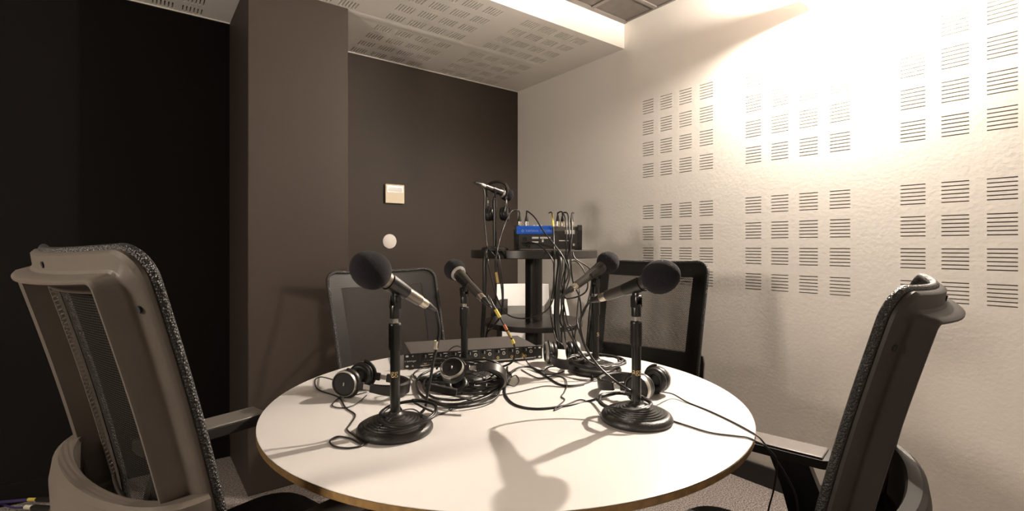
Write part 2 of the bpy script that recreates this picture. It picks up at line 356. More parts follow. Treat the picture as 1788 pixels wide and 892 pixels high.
def make_chair(label, m, top_z, arm_z, plastic, group=None):
    t = thing('office_chair', label, 'chair', m, group)
    top = Vector((0, YBT, top_z)); sz = top_z-.583
    bm = newbm(); secs = []
    for u, v, n in OUT:
        secs.append([back_pt(u+n.x*i, min(max(v+n.y*i, 0), HB), b, top) for i, b in SEC])
    sweep(bm, secs, True, True); fr = obj('backrest_frame', bm, plastic, t)
    for u, v in ((HWB-.015, .077), (HWB-.022, .352), (-HWB+.015, .077), (-HWB+.022, .352), (0, .015)):
        bm = newbm(); p = back_pt(u, v, .0125, top); nrm = (NB + Vector((u*.6, 0, 0))).normalized()
        cyl(bm, .0048, p-nrm*.004, p+nrm*.0022, 14); obj('screw_recess', bm, M['gap'], fr)
    # net sheet
    bm = newbm(); uvl = bm.loops.layers.uv.new('UV'); NU, NV = 28, 24; rc = .045; grid = []
    for j in range(NV+1):
        v = HB*(.5-.5*math.cos(PI*j/NV)); row = []
        e = 0
        if v < rc: e = rc-math.sqrt(max(0, rc*rc-(rc-v)**2))
        if v > HB-rc: e = rc-math.sqrt(max(0, rc*rc-(v-HB+rc)**2))
        h = hw(v)-e
        for i in range(NU+1):
            u = h*(2*i/NU-1); row.append((bm.verts.new(back_pt(u, v, -.007, top)), (u, v)))
        grid.append(row)
    for j in range(NV):
        for i in range(NU):
            q = [grid[j][i], grid[j][i+1], grid[j+1][i+1], grid[j+1][i]]
            f = bm.faces.new([x[0] for x in q]); f.smooth = True
            for lp, x in zip(f.loops, q): lp[uvl].uv = x[1]
    nt_ = obj('backrest_mesh', bm, M['net'], t)
    bm = newbm(); tube(bm, [back_pt(u, v, -.006, top) for u, v, n in OUT], .0064, 10, True); obj('edge_binding', bm, M['binding'], nt_)
    # bow bracket behind the lower back
    bm = newbm(); secs = []
    for i in range(25):
        a = PI*i/24; u = .218*math.cos(a); k = .085*math.sin(a)**.8
        base = top + DD*.345; 
        nrm = Vector((math.cos(a), -math.sin(a), 0)).normalized()
        c = Vector((u, base.y-k, 0)); z0 = base.z-.012*math.sin(a)
        secs.append([c+Vector((0, 0, z0-.20))-nrm*.004, c+Vector((0, 0, z0-.20))+nrm*.012, c+Vector((0, 0, z0-.03))+nrm*.022, c+Vector((0, 0, z0-.005))+nrm*.018, c+Vector((0, 0, z0))+nrm*.010, c+Vector((0, 0, z0-.001))-nrm*.010, c+Vector((0, 0, z0-.008))-nrm*.014])
    sweep(bm, secs, False, True); obj('back_bracket', bm, plastic, t)
    # seat
    bm = newbm(); tb = newbm(); bmesh.ops.create_cube(tb, size=1); bmesh.ops.scale(tb, vec=(.44, .42, .065), verts=tb.verts)
    ed = [e for e in tb.edges if abs(e.verts[0].co.z-e.verts[1].co.z) > .01]
    bmesh.ops.bevel(tb, geom=ed, offset=.09, segments=6, affect='EDGES', profile=.5)
    ed = [e for e in tb.edges if e.verts[0].co.z > .03 and e.verts[1].co.z > .03 and len([f for f in e.link_faces if abs(f.normal.z) < .5]) == 1]
    bmesh.ops.bevel(tb, geom=ed, offset=.03, segments=4, affect='EDGES', profile=.5)
    merge(bm, tb, Matrix.Translation((0, -.03, sz-.033)), True); obj('seat', bm, M['seat'], t)
    bm = newbm(); box(bm, (.36, .34, .03), (0, -.03, sz-.081), bev=.01); obj('seat_pan', bm, M['chair_black'], t)
    bm = newbm(); sweep(bm, [[Vector((x, -.05, sz-.08)), Vector((x, -.05, sz-.11)), Vector((x, -.24, sz-.11)), Vector((x, -.275, sz+.0)), Vector((x, -.25, sz+.0)), Vector((x, -.22, sz-.08))] for x in (-.04, .04)]); obj('back_link', bm, M['chair_black'], t)
    for s in (1, -1):
        a = bpy.data.objects.new('armrest', None); C.objects.link(a); a.parent = t; a.location = (s*.285, 0, arm_z)
        bm = newbm(); tb = newbm(); bmesh.ops.create_cube(tb, size=1); bmesh.ops.scale(tb, vec=(.085, .27, .02), verts=tb.verts)
        ed = [e for e in tb.edges if abs(e.verts[0].co.z-e.verts[1].co.z) > .01]
        bmesh.ops.bevel(tb, geom=ed, offset=.022, segments=4, affect='EDGES', profile=.5)
        merge(bm, tb, Matrix.Translation((0, .02, -.014))); obj('arm_shell', bm, M['chair_black'], a)
        bm = newbm(); box(bm, (.075, .245, .006), (0, .024, -.002), bev=.0025); obj('arm_pad', bm, M['arm_pad'], a)
        bm = newbm(); L_ = arm_z-sz+.09
        sweep(bm, [[Vector((-.012, .022+dy, z)), Vector((.012, .022+dy, z)), Vector((.016, -.02+dy, z)), Vector((.012, -.062+dy, z)), Vector((-.012, -.062+dy, z)), Vector((-.016, -.02+dy, z))] for z, dy in ((-.022, .0), (-.10, -.03), (-L_, -.07))], False, False)
        box(bm, (.15, .08, .022), (-s*.06, -.09, -L_-.004), bev=.005); obj('arm_post', bm, M['chair_black'], a)
        bm = newbm(); lathe(bm, [(0, 0), (.018, 0), (.018, .008), (.012, .015), (0, .017)], frame((s*.013, -.06, -.125), (s, 0, 0))); obj('arm_knob', bm, M['arm_pad'], a)
    bm = newbm(); cyl(bm, .028, (0, .02, .07), (0, .02, .22)); cyl(bm, .016, (0, .02, .22), (0, .02, sz-.095)); obj('gas_column', bm, M['black_metal'], t)
    bm = newbm()
    for k in range(5):
        a = k*2*PI/5+.3; d = Vector((math.cos(a), math.sin(a), 0)); q = Vector((-d.y, d.x, 0)); o0 = Vector((0, .02, 0))
        sweep(bm, [[o0+d*r_-q*wd+Vector((0, 0, z-h_)), o0+d*r_+q*wd+Vector((0, 0, z-h_)), o0+d*r_+q*wd*.7+Vector((0, 0, z)), o0+d*r_-q*wd*.7+Vector((0, 0, z))] for r_, wd, z, h_ in ((.0, .03, .13, .05), (.15, .025, .115, .04), (.31, .018, .085, .022))], False, False)
    obj('star_base', bm, M['chair_black'], t)
    for k in range(5):
        a = k*2*PI/5+.3; c = Vector((.30*math.cos(a), .02+.30*math.sin(a), .029))
        bm = newbm(); lathe(bm, [(0, -.022), (.022, -.022), (.028, -.016), (.028, -.004), (.02, -.003), (.02, .003), (.028, .004), (.028, .016), (.022, .022), (0, .022)], frame(c, (-math.sin(a), math.cos(a), 0)), 20); cyl(bm, .006, c, c+Vector((0, 0, .04)), 10); obj('caster', bm, M['chair_black'], t)
    return t
def chair_at(bx, bz, fx, fz, **k):
    """top centre of the backrest (camera plan x, z) and facing direction"""
    c = pos(bx, bz); f = dirv(fx, fz); o = c + f*(-YBT)
    return make_chair(m=frame((o.x, o.y, 0), (0, 0, 1), Vector((f.y, -f.x, 0))), **k)
chair_at(-.646, .744, math.cos(.9436), math.sin(.9436), label='dark grey mesh office chair seen from behind at the left edge of the photo', top_z=1.1095, arm_z=.70, plastic=M['chair_grey'])
chair_at(.661, .820, math.cos(2.4054), math.sin(2.4054), label='mesh office chair close by on the right, seen side-on against the white wall', top_z=1.053, arm_z=.632, plastic=M['chair_brown'])
chair_at(-.498, 1.925, .72, -.69, label='black mesh office chair standing before the black wall, left of the tall table', top_z=1.018, arm_z=.58, plastic=M['chair_black'])
chair_at(.550, 1.995, -.61, -.79, label='black mesh office chair facing us before the slotted white wall, right of the tall table', top_z=1.052, arm_z=.58, plastic=M['chair_black'])

# ------------------------------------------------------------------ tall bar table with shelf
BT = pos(.1044, 2.38)
t = thing('bar_table', 'tall round black bar table with a lower shelf in the corner', 'bar table', Matrix.Translation(BT))
bm = newbm(); lathe(bm, [(0, 1.056), (.297, 1.056), (.3, 1.059), (.3, 1.090), (.297, 1.093), (0, 1.093)], None, 96); obj('tabletop', bm, M['bar'], t)
bm = newbm(); cyl(bm, .041, (0, 0, .02), (0, 0, 1.056), 40); obj('column', bm, M['bar'], t)
bm = newbm(); lathe(bm, [(.041, .733), (.231, .733), (.234, .736), (.234, .755), (.231, .758), (.041, .758)], None, 96); obj('shelf', bm, M['bar'], t)
bm = newbm(); lathe(bm, [(0, 0), (.24, 0), (.24, .008), (.06, .022), (.045, .05), (0, .05)], None, 64); obj('base', bm, M['bar'], t)

# ------------------------------------------------------------------ microphones and stands
def wrap_text(s, size, r, z, ang):
    b = text_bm(s, size, .0)
    for v in b.verts:
        a = v.co.x/r+ang; v.co = Vector(((r+.0003)*math.sin(a), -(r+.0003)*math.cos(a), z+v.co.y))
    return b
def make_stand(label, p, axis_h, dirn, s=1.0, logo=None, group=None):
    """round-base desk stand; p on the table, axis_h height of the microphone axis, dirn microphone direction"""
    t = thing('microphone_stand', label, 'microphone stand', frame(p, (0, 0, 1), RT), group)
    inv = t.matrix_world.to_3x3().inverted(); d = inv @ Vector(dirn)
    bm = newbm(); pr = [(0, 0), (.073, 0), (.0755, .004), (.0755, .008), (.072, .0145), (.066, .018)]
    for k in range(7):
        r = .062-k*.0065; z = .0190+k*.0022
        pr += [(r, z-.0012), (r-.001, z+.0012), (r-.0045, z+.0014)]
    pr += [(.014, .036), (.012, .040), (0, .040)]
    lathe(bm, pr, None, 64); obj('base', bm, M['cast'], t)
    h = axis_h
    bm = newbm(); lathe(bm, [(0, .03), (.0098, .03), (.0098, h-.125), (0, h-.125)], None, 24); po = obj('pole', bm, M['black_metal'], t)
    bm = newbm(); lathe(bm, [(0, h-.128), (.0125, h-.128)] + [(.0125+(.0006 if k % 2 else 0), h-.126+k*.0035) for k in range(14)] + [(.0125, h-.078), (.011, h-.075), (0, h-.075)], None, 24); obj('clutch_grip', bm, M['black_metal'], t)
    bm = newbm(); lathe(bm, [(0, h-.078), (.006, h-.078), (.006, h-.062), (0, h-.062)], None, 16); obj('rod', bm, M['silver'], t)
    # clip: threaded socket with two cheeks, pivot, and an open sleeve around the microphone
    bm = newbm(); lathe(bm, [(0, h-.066), (.0105, h-.066), (.0105, h-.045), (.009, h-.040), (0, h-.040)], None, 20)
    side = Vector((0, 0, 1)).cross(d).normalized(); yv = side.cross(Vector((0, 0, 1)))
    fr = frame((0, 0, h), (0, 0, 1), side)
    for sg in (-1, 1): box(bm, (.004, .016, .026), (sg*.0085, 0, -.035), fr, .0018)
    cyl(bm, .0058, fr @ Vector((-.0125, 0, -.027)), fr @ Vector((.0125, 0, -.027)), 16)
    box(bm, (.012, .013, .020), (0, .002, -.024), fr, .003)
    ax = d.normalized(); up = side.cross(ax)*-1
    if up.z < 0: up = -up
    secs = []
    for s_, ro in ((-.032, .0145), (-.01, .0165), (.018, .0185)):
        lp = [ax*s_ + Vector((0, 0, h)) + (side*math.cos(a)+up*math.sin(a))*ro for a in [math.radians(135+270*i/16) for i in range(17)]]
        lp += [ax*s_ + Vector((0, 0, h)) + (side*math.cos(a)+up*math.sin(a))*(ro-.0025) for a in [math.radians(135+270*i/16) for i in range(16, -1, -1)]]
        secs.append(lp)
    sweep(bm, secs, False, True); obj('microphone_clip', bm, M['black_metal'], t)
    if logo:
        ang, zc = logo
        obj('brand_lettering', wrap_text('Stagg', .0165, .0098, zc, ang), M['gold'], po)
    return t
def make_mic(label, p, dirn, foam=(.040, .037), body='mic_body', foam_at=.062, group=None, tail=.088):
    t = thing('microphone', label, 'microphone', frame(p, dirn, RT), group)
    bm = newbm(); lathe(bm, [(0, -tail), (.0115, -tail), (.0118, -tail+.004), (.0125, -.03), (.0155, .018), (.0175, .026), (.0175, .034), (.016, .038), (0, .038)], None, 28); obj('body', bm, M[body], t)
    bm = newbm(); lathe(bm, [(.016, .030), (.0215, .033), (.0225, .037), (.0215, .041), (.016, .043)], None, 28); obj('grille_ring', bm, M['silver'], t)
    bm = newbm(); L_, r = foam; pr = []
    for i in range(21):
        a = PI*i/20; z = -math.cos(a); rr = math.sin(a)
        pr.append((r*rr*(1.0-.06*z), foam_at+L_*z))
    pr[0] = (0, pr[0][1]); pr[-1] = (0, pr[-1][1]); lathe(bm, pr, None, 36); obj('windscreen', bm, M['foam'], t)
    return t
def xlr(parent, p, d, name='cable_connector'):
    bm = newbm(); lathe(bm, [(0, 0), (.0095, 0), (.0100, .002), (.0100, .022), (.0092, .025), (0, .025)], frame(p, d), 20)
    o = obj(name, bm, M['chrome'], parent)
    bm = newbm(); lathe(bm, [(0, .022), (.0088, .022), (.0092, .03), (.0065, .044), (.0042, .056), (0, .056)], frame(p, d), 20); obj('boot', bm, M['rubber'], o)
    return Vector(p)+Vector(d).normalized()*.052

HD = {1: (-.65, -.76), 2: (-.6, .8), 3: (.8, .6), 4: (.6, -.8)}
SP = {1: (-.2344, .995, .292, 30), 2: (-.133, 1.385, .277, 26), 3: (.248, 1.47, .296, 25.6), 4: (.265, 1.057, .287, 19)}
SL = {1: 'desk microphone stand at the front left of the white table', 2: 'desk microphone stand in front of the flat rack unit', 3: 'desk microphone stand at the far right with a cable heap round its foot', 4: 'desk microphone stand at the front right of the white table, beside headphones'}
ML = {1: 'microphone with a large egg-shaped black foam, front left, pointing left', 2: 'microphone with a small round black foam held above the flat rack unit', 3: 'microphone with black foam at the back right, pointing away to the right', 4: 'microphone with an egg-shaped black foam at the front right, pointing right'}
FO = {1: (.042, .0365), 2: (.031, .031), 3: (.034, .034), 4: (.0415, .0345)}
AX = {}; DR = {}; BASE = {}
for k in (1, 2, 3, 4):
    x, z, h, el = SP[k]; p = pos(x, z, TZ); e = math.radians(el)
    d = RT*HD[k][0]*math.cos(e) + FW*HD[k][1]*math.cos(e) + Vector((0, 0, math.sin(e)))
    make_stand(SL[k], p, h, d, logo={1: (-.95, .118), 4: (-.7, .105), 3: (1.9, .11)}.get(k), group=None)
    make_mic(ML[k], p+Vector((0, 0, h)), d, FO[k], 'mic_silver' if k == 1 else 'mic_body', .066 if k in (1, 4) else .060, tail=.072 if k == 1 else .088)
    AX[k] = p+Vector((0, 0, h)); DR[k] = d.normalized(); BASE[k] = p

# ------------------------------------------------------------------ cables
def cable(name, label, pts, r=.003, m='rubber', group=None, k=8, cat='cable'):
    sp = spline(pts, k); t = thing(name, label, cat, Matrix.Translation(sp[0]), group)
    bm = newbm(); tube(bm, [p-sp[0] for p in sp], r, 8); obj('cord', bm, M[m], t)
    return t, sp
def ring(c, r, z, n=10, a0=0, turns=1.0, jit=.004, tilt=(0, 0), sx=1.0):
    out = []
    for i in range(int(n*turns)+1):
        a = a0+2*PI*i/n
        x, y = math.cos(a)*r*sx+random.uniform(-jit, jit), math.sin(a)*r+random.uniform(-jit, jit)
        out.append(Vector(c)+RT*x+FW*y+Vector((0, 0, z+tilt[0]*x+tilt[1]*y+random.uniform(0, jit*.5))))
    return out
def local(t, v): return t.matrix_world.inverted() @ Vector(v)
def band(t, a, b, r, m, name='label_tape'):
    bm = newbm(); cyl(bm, r, local(t, a), local(t, b), 12); obj(name, bm, M[m], t)
def conn(k):
    p = AX[k]-DR[k]*(.067 if k == 1 else .083)
    return p, -DR[k]
XN = {}
def mic_cable(k, label, rest, r=.0031):
    p, d = conn(k); e = p+d*.052
    t, sp = cable('microphone_cable', label, [e-d*.004, e+d*(.005 if k == 1 else .012)]+rest, r)
    xlr(t, local(t, p), d)
    return t, sp
B1, B4, B3, B2 = BASE[1], BASE[4], BASE[3], BASE[2]
c1 = B1+pos(.026, -.002); 
t, sp = mic_cable(1, 'thick cable hanging from the front left microphone and coiled on its stand foot',
   [P(767, 574, 1.068), P(763.5, 602, 1.065), P(757, 630, 1.07), P(751, 665, 1.08), P(746, 690, 1.08), P(742, 712, 1.075), P(728, 724, 1.06), P(706, 722, 1.05)] +
   ring(c1, .056, .036, 10, 2.2, 1.9, .003, (.05, .12)) + [T(770, 722), T(800, 706), T(845, 692), T(878, 668)])
band(t, P(762.2, 595, 1.065), P(760.5, 609, 1.0665), .0052, 'tag')
c4 = B4+pos(-.028, -.004)
t, sp = mic_cable(4, 'thick cable from the front right microphone, coiled on its stand foot',
   [P(1013, 560, 1.16), P(1020, 600, 1.15), P(1042, 636, 1.13), P(1072, 664, 1.10), P(1100, 682, 1.06)] +
   ring(c4, .054, .040, 12, .7, 4.2, .0045, (.0, .03)) + [T(1030, 700), T(990, 708), T(940, 714), T(900, 707), T(882, 688), T(884, 668), T(890, 650)])
c3 = B3+pos(-.004, -.008)
t, sp = mic_cable(3, 'cable from the far right microphone, heaped round its stand foot',
   [P(980, 520, 1.40), P(984, 560, 1.40), P(1005, 600, 1.40), P(1030, 632, 1.38)] +
   ring(c3, .078, .030, 12, -1.2, 4.6, .012, (.0, .02)) + [T(1035, 660), T(1010, 672), T(980, 672), T(955, 658), T(930, 642), T(905, 642), T(888, 656)])
t, sp = mic_cable(2, 'cable from the microphone above the rack unit, wrapped in yellow tape',
   [P(852, 516, 1.345), P(868, 545, 1.34), P(884, 574, 1.335), P(897, 600, 1.33), P(899, 622, 1.33), P(888, 636, 1.34), P(860, 642, 1.36), P(830, 634, 1.37)], .0026)
band(t, P(865, 540, 1.341), P(873, 554, 1.339), .0046, 'yellow'); band(t, P(880, 567, 1.337), P(885, 576, 1.335), .0042, 'red')
band(t, P(886, 578, 1.335), P(892, 590, 1.333), .0042, 'brass'); band(t, P(893.5, 592.5, 1.332), P(897, 600, 1.331), .005, 'yellow')

# loops heaped round the headphones in the middle of the table
cm = T(806, 668, TZ)
for i, (dx, dz, r, zz, sx, tn) in enumerate(((0, .00, .105, .005, 1.0, 1.1), (.01, -.012, .098, .010, 1.05, 1.0), (.015, .01, .088, .017, 1.1, 1.2), (.02, -.02, .112, .005, .95, .8))):
    pts = ring(cm+pos(dx, dz), r, zz, 11, 2.6+i*.7, tn, .007, (0, 0), sx)
    pts += [T(880-6*i, 660+5*i, TZ+.012+.003*i), T(886, 650-3*i, TZ+.016)]
    cable('coiled_cable', ['outermost black cable loop round the middle headphones', 'black cable loop lying on the outermost loop round the middle headphones', 'innermost black cable loop, close round the middle headphones', 'black cable arc at the front of the heap round the middle headphones'][i], pts, .003 if i != 2 else .0025, 'rubber', 'cable loops round the middle headphones')
for i, pts in enumerate((
   [P(738, 632, 1.36), P(770, 630, 1.36), P(810, 628, 1.34), P(850, 636, 1.33), P(880, 650, 1.33), T(886, 664, TZ+.01)],
   [P(745, 640, 1.36), P(780, 634, 1.34), P(830, 640, 1.335), P(862, 652, 1.32), T(882, 668, TZ+.012)],
   [P(762, 645, 1.38), P(772, 628, 1.39), P(795, 622, 1.40), P(812, 627, 1.36), P(850, 628, 1.36), P(876, 640, 1.35), P(868, 650, 1.34), T(845, 664, TZ+.02)])):
    cable('crossing_cable', ['upper black cable crossing before the rack unit knobs', 'lower black cable crossing just above the middle headphones', 'looping black cable that arches over the rack unit knobs'][i], pts, .0028)
heap = [
 ('thick black cable sweeping round the left and front of the middle headphones', [(752, 646, .012), (734, 656, .006), (727, 670, .004), (736, 690, .004), (765, 704, .004), (805, 705, .006), (845, 695, .008), (872, 678, .012), (888, 660, .018)], .0036),
 ('black cable just inside the sweeping one before the middle headphones', [(760, 655, .02), (742, 664, .012), (741, 680, .012), (758, 694, .012), (800, 698, .012), (842, 686, .014), (880, 668, .020)], .0030),
 ('black cable lying in front of the heap, straightest of the heap', [(742, 700, .004), (790, 711, .004), (838, 706, .004), (866, 694, .006), (874, 678, .012), (880, 664, .020)], .0028),
 ('small black cable bend left of the heap beside the rack unit corner', [(752, 638, .012), (732, 645, .004), (722, 654, .004), (732, 663, .004), (756, 660, .012), (775, 652, .020)], .0022),
 ('black cable draped over the middle headphones from left to right', [(736, 634, .03), (762, 624, .05), (800, 630, .065), (840, 640, .055), (866, 650, .035), (884, 664, .020)], .0032),
 ('black cable lying under the draped one before the rack unit', [(740, 640, .02), (785, 640, .055), (825, 648, .055), (858, 644, .045), (876, 654, .030), (886, 668, .014)], .0026),
 ('black cable making a narrow loop right of the middle headphones', [(826, 636, .05), (856, 630, .045), (874, 638, .03), (862, 648, .03), (838, 644, .045), (820, 640, .05)], .0024),
 ('black cable running from the knot past the rack unit to the right headphones', [(884, 660, .014), (898, 645, .006), (922, 640, .004), (945, 647, .004), (962, 640, .006), (985, 640, .008)], .0024)]
for lab, pts, r in heap:
    cable('crossing_cable', lab, [T(x, y, TZ+.003+h) for x, y, h in pts], r, 'rubber', 'cables heaped in the middle of the table')
t, sp = cable('plug_cord', 'thin cord with a gold plug in the right end of the rack unit', [P(914, 623, 1.575), P(919, 630, 1.55), T(928, 641), T(945, 652), T(968, 653), T(985, 648)], .0018)
band(t, P(911.5, 617, 1.60), P(914, 623, 1.577), .004, 'brass', 'plug')
t, sp = cable('thin_cord', 'thin headphone cord rising in an arch before the rack unit', [P(780, 628, 1.42), P(784, 612, 1.42), P(797, 604, 1.425), P(808, 610, 1.42), P(811, 625, 1.42), P(812, 634, 1.41)], .0014, 'thin_rubber')
# headphone cords
cable('headphone_cord', 'thin cord winding from the left headphones over the white table to a loop', [T(582, 663, TZ+.03), T(560, 658, TZ+.004), T(550, 664), T(556, 680), T(590, 693), T(604, 712), T(620, 724), T(612, 740), T(606, 750), T(620, 762), T(634, 776), T(610, 782), T(584, 779), T(576, 770), T(590, 762), T(612, 766), T(630, 775), T(640, 772)], .0017, 'thin_rubber')
cable('headphone_cord', 'thin cord squiggling beside the left headphones', [T(640, 684), T(620, 689), T(600, 689), T(580, 707), T(600, 712), T(622, 705), T(640, 690)], .0014, 'thin_rubber')
cable('headphone_cord', 'thin cord running from the right headphones over the table edge to the floor', [T(1153, 684, TZ+.03), T(1175, 688, TZ+.01), T(1200, 702), T(1240, 718), T(1282, 738), T(1308, 752), P(1326, 764, .962), P(1343, 786, .955), P(1368, 822, .96), P(1390, 868, .955), P(1392, 920, .95), P(1385, 1010, .95), pos(.56, .97, .004)], .0017, 'thin_rubber')
cable('headphone_cord', 'thin cord running from the front right stand foot over the table edge', [T(1166, 732), T(1200, 743), T(1240, 755), T(1285, 761), T(1306, 764), P(1326, 773, .935), P(1342, 784, .94), P(1356, 805, .955), P(1352, 850, .95), P(1340, 900, .945), P(1333, 980, .94), pos(.47, .95, .004)], .0017, 'thin_rubber')
cable('headphone_cord', 'thin cord zigzagging across the middle of the white table', [T(910, 645), T(940, 660), T(965, 656), T(985, 660), T(990, 672, TZ+.006), T(985, 685), T(980, 692), T(986, 698), T(975, 708), T(968, 716), T(990, 706), T(1010, 698), T(1022, 699)], .0015, 'thin_rubber')
cable('headphone_cord', 'thin cord crossing the table before the front left stand foot', [T(640, 772), P(655, 755, .94), P(668, 742, .955), P(690, 722, .97), P(720, 714, 1.0), P(745, 726, 1.04), T(780, 718), T(820, 705), T(850, 690), T(880, 672)], .0014, 'thin_rubber')
cable('headphone_cord', 'thin cord curling beside the black cable tie knot', [T(884, 664, TZ+.012), T(900, 655), T(906, 665), T(898, 674), T(884, 670, TZ+.006), T(868, 662), T(872, 652), T(880, 660, TZ+.01)], .0013, 'thin_rubber')
cable('headphone_cord', 'thin cord lying along the table from the far right stand foot', [T(1020, 672), T(990, 676), T(950, 674), T(905, 684), T(870, 690), T(820, 698)], .0013, 'thin_rubber')
bm = newbm(); c = T(883, 664, TZ+.014); lathe(bm, [(0, -.012), (.009, -.012), (.0115, -.008), (.0115, .008), (.009, .012), (0, .012)], frame((0, 0, 0), dirv(.3, -.4, .8)), 20)
o = obj('cable_knot_clamp', bm, M['rubber'], None); o.location = c; tag(o, 'round black clamp where the cables meet mid table', 'cable clamp')
# hook tape strap
t = thing('cable_tie', 'black hook tape strap round the cable before the middle headphones', 'cable tie', frame(P(771, 680, 1.12), (0, 0, 1), dirv(1, -.05)))
bm = newbm(); box(bm, (.070, .012, .017), (0, 0, 0), frame((0, 0, 0), (.2, 0, 1)), .003); obj('strap', bm, M['velcro'], t)
bm = newbm(); sweep(bm, [[Vector((x, y-.006, z-.001)), Vector((x, y+.006, z-.001)), Vector((x, y+.006, z+.001)), Vector((x, y-.006, z+.001))] for x, y, z in ((.0, 0, -.008), (.03, -.003, -.012), (.06, -.01, -.017), (.075, -.014, -.019))]); obj('strap_tail', bm, M['velcro'], t)

# ------------------------------------------------------------------ headphones
def headphones(label, c, a, b, s=.050, arch=.085, sc=.87, bow=.18, group=None, ringmat='silver', tagmat='silver'):
    a = Vector(a).normalized(); b = Vector(b); b = (b-a*a.dot(b)).normalized()
    t = thing('headphones', label, 'headphones', frame(c, b, a) @ Matrix.Scale(sc, 4), group)
    for sg in (1, -1):
        fr = frame((sg*s, 0, 0), (sg, 0, 0), (0, 0, 1))
        bm = newbm(); lathe(bm, [(0, -.004), (.034, -.004), (.037, 0), (.0365, .012), (.032, .022), (.031, .022), (.0295, .0195), (.014, .0185), (0, .0195)], fr, 36); e = obj('earcup', bm, M['chair_black'], t)
        bm = newbm(); lathe(bm, [(.0330, .0195), (.0335, .0230), (.0350, .0222), (.0366, .0165), (.0374, .011), (.0366, .0105)], fr, 36); obj('outer_ring', bm, M[ringmat], e)
        bm = newbm(); n = 24
        tube(bm, [fr @ Vector((math.cos(2*PI*i/n)*.0255, math.sin(2*PI*i/n)*.0255, -.010)) for i in range(n)], .0105, 10, True); obj('ear_pad', bm, M['rubber'], e)
        bm = newbm(); box(bm, (.004, .010, .006), (0, .0, .0195), fr, .001); obj('cup_mark', bm, M['silver'], e)
        # yoke and slider
        bm = newbm()
        tube(bm, [Vector((sg*(s+.010), math.cos(q)*.040, math.sin(q)*.040)) for q in [PI*i/12 for i in range(13)]], .0042, 8)
        box(bm, (.010, .022, .018), (sg*(s+.010), 0, .046), None, .002); obj('yoke', bm, M['chair_black'], t)
        bm = newbm(); box(bm, (.003, .014, .030), (sg*(s+.012), 0, .066), None, .0008); sl = obj('slider', bm, M[tagmat], t)
        bm = newbm(); box(bm, (.010, .024, .018), (sg*(s+.012), 0, .084), None, .002); obj('slider_block', bm, M['chair_black'], sl)
    bm = newbm(); secs = []; hs = s+.012
    for i in range(29):
        q = PI*i/28; x = -math.cos(q); z = math.sin(q); p = Vector((hs*x*(1+bow*z), 0, .085+arch*z)); n = Vector((x, 0, z*.9+.1)).normalized(); wd = .013+.005*z; th = .004+.003*z
        secs.append([p+n*th+Vector((0, -wd*.8, 0)), p+n*th+Vector((0, wd*.8, 0)), p+Vector((0, wd, 0)), p-n*th+Vector((0, wd*.8, 0)), p-n*th+Vector((0, -wd*.8, 0)), p+Vector((0, -wd, 0))])
    sweep(bm, secs, False, True); obj('headband', bm, M['chair_black'], t)
    return t
headphones('headphones lying at the left of the white table, silver-ringed cup facing us', pos(-.398, 1.255, TZ+.036), dirv(-.18, -1, 0), dirv(1, -.12, -.12), .042, .075)
headphones('headphones lying in the middle of the cable heap before the rack unit', pos(-.142, 1.240, TZ+.038), dirv(-.12, -.7, .85), dirv(1, -.02, .02), .040, .070, sc=.80)
headphones('headphones tipped over between the rack unit and the far right microphone stand', pos(.158, 1.575, TZ+.036), dirv(1, .12, 0), dirv(.22, -1, -.08), .040, .070, tagmat='chair_black')
headphones('headphones lying behind the foot of the front right microphone stand', pos(.333, 1.21, TZ+.036), dirv(.66, .75, 0), dirv(-.75, .66, -.12), .050, .06)

# ------------------------------------------------------------------ rack unit on the white table
fl = pos(-.325, 1.49); e1 = dirv(.951, .309); e2 = Vector((-e1.y, e1.x, 0)); fm = frame((fl.x, fl.y, TZ), (0, 0, 1), e1)
t = thing('rack_unit', 'flat black rack headphone amplifier lying on the white table behind the cable heap', 'rack unit', fm)
bm = newbm(); box(bm, (.445, .004, .044), (.2225, -.002, .0245), bev=.0008); pn = obj('front_panel', bm, M['rack_panel'], t)
bm = newbm(); box(bm, (.405, .19, .042), (.2225, .0955, .025), bev=.001); obj('case', bm, M['rack'], t)
for x in (.04, .40):
    for y in (.03, .16): bm = newbm(); cyl(bm, .008, (x, y, 0), (x, y, .005), 12); obj('foot', bm, M['rubber'], t)
for x in (.0095, .4355):
    for z in (.0095, .0395):
        bm = newbm(); q = frame((x, -.0035, z), (0, -1, 0)); q = q @ Matrix.Diagonal((1.5, 1, 1, 1)); lathe(bm, [(0, 0), (.0030, 0), (.0030, .001), (0, .001)], q, 20); obj('ear_slot', bm, M['print'], pn)
for x in (.026, .419):
    for z in (.0095, .0395): bm = newbm(); cyl(bm, .0024, (x, -.003, z), (x, -.0055, z), 12); obj('panel_screw', bm, M['silver'], pn)
def knob(x, z, r, m, parent, name='knob'):
    bm = newbm(); lathe(bm, [(0, 0), (r, 0), (r*.85, .010), (0, .0105)], frame((x, -.004, z), (0, -1, 0)), 20)
    o = obj(name, bm, M['rubber'], parent); bm = newbm(); box(bm, (.0012, .0008, r*1.4), (x+r*.2, -.0146, z+r*.3), Matrix.Identity(4)); obj('pointer', bm, M[m], o)
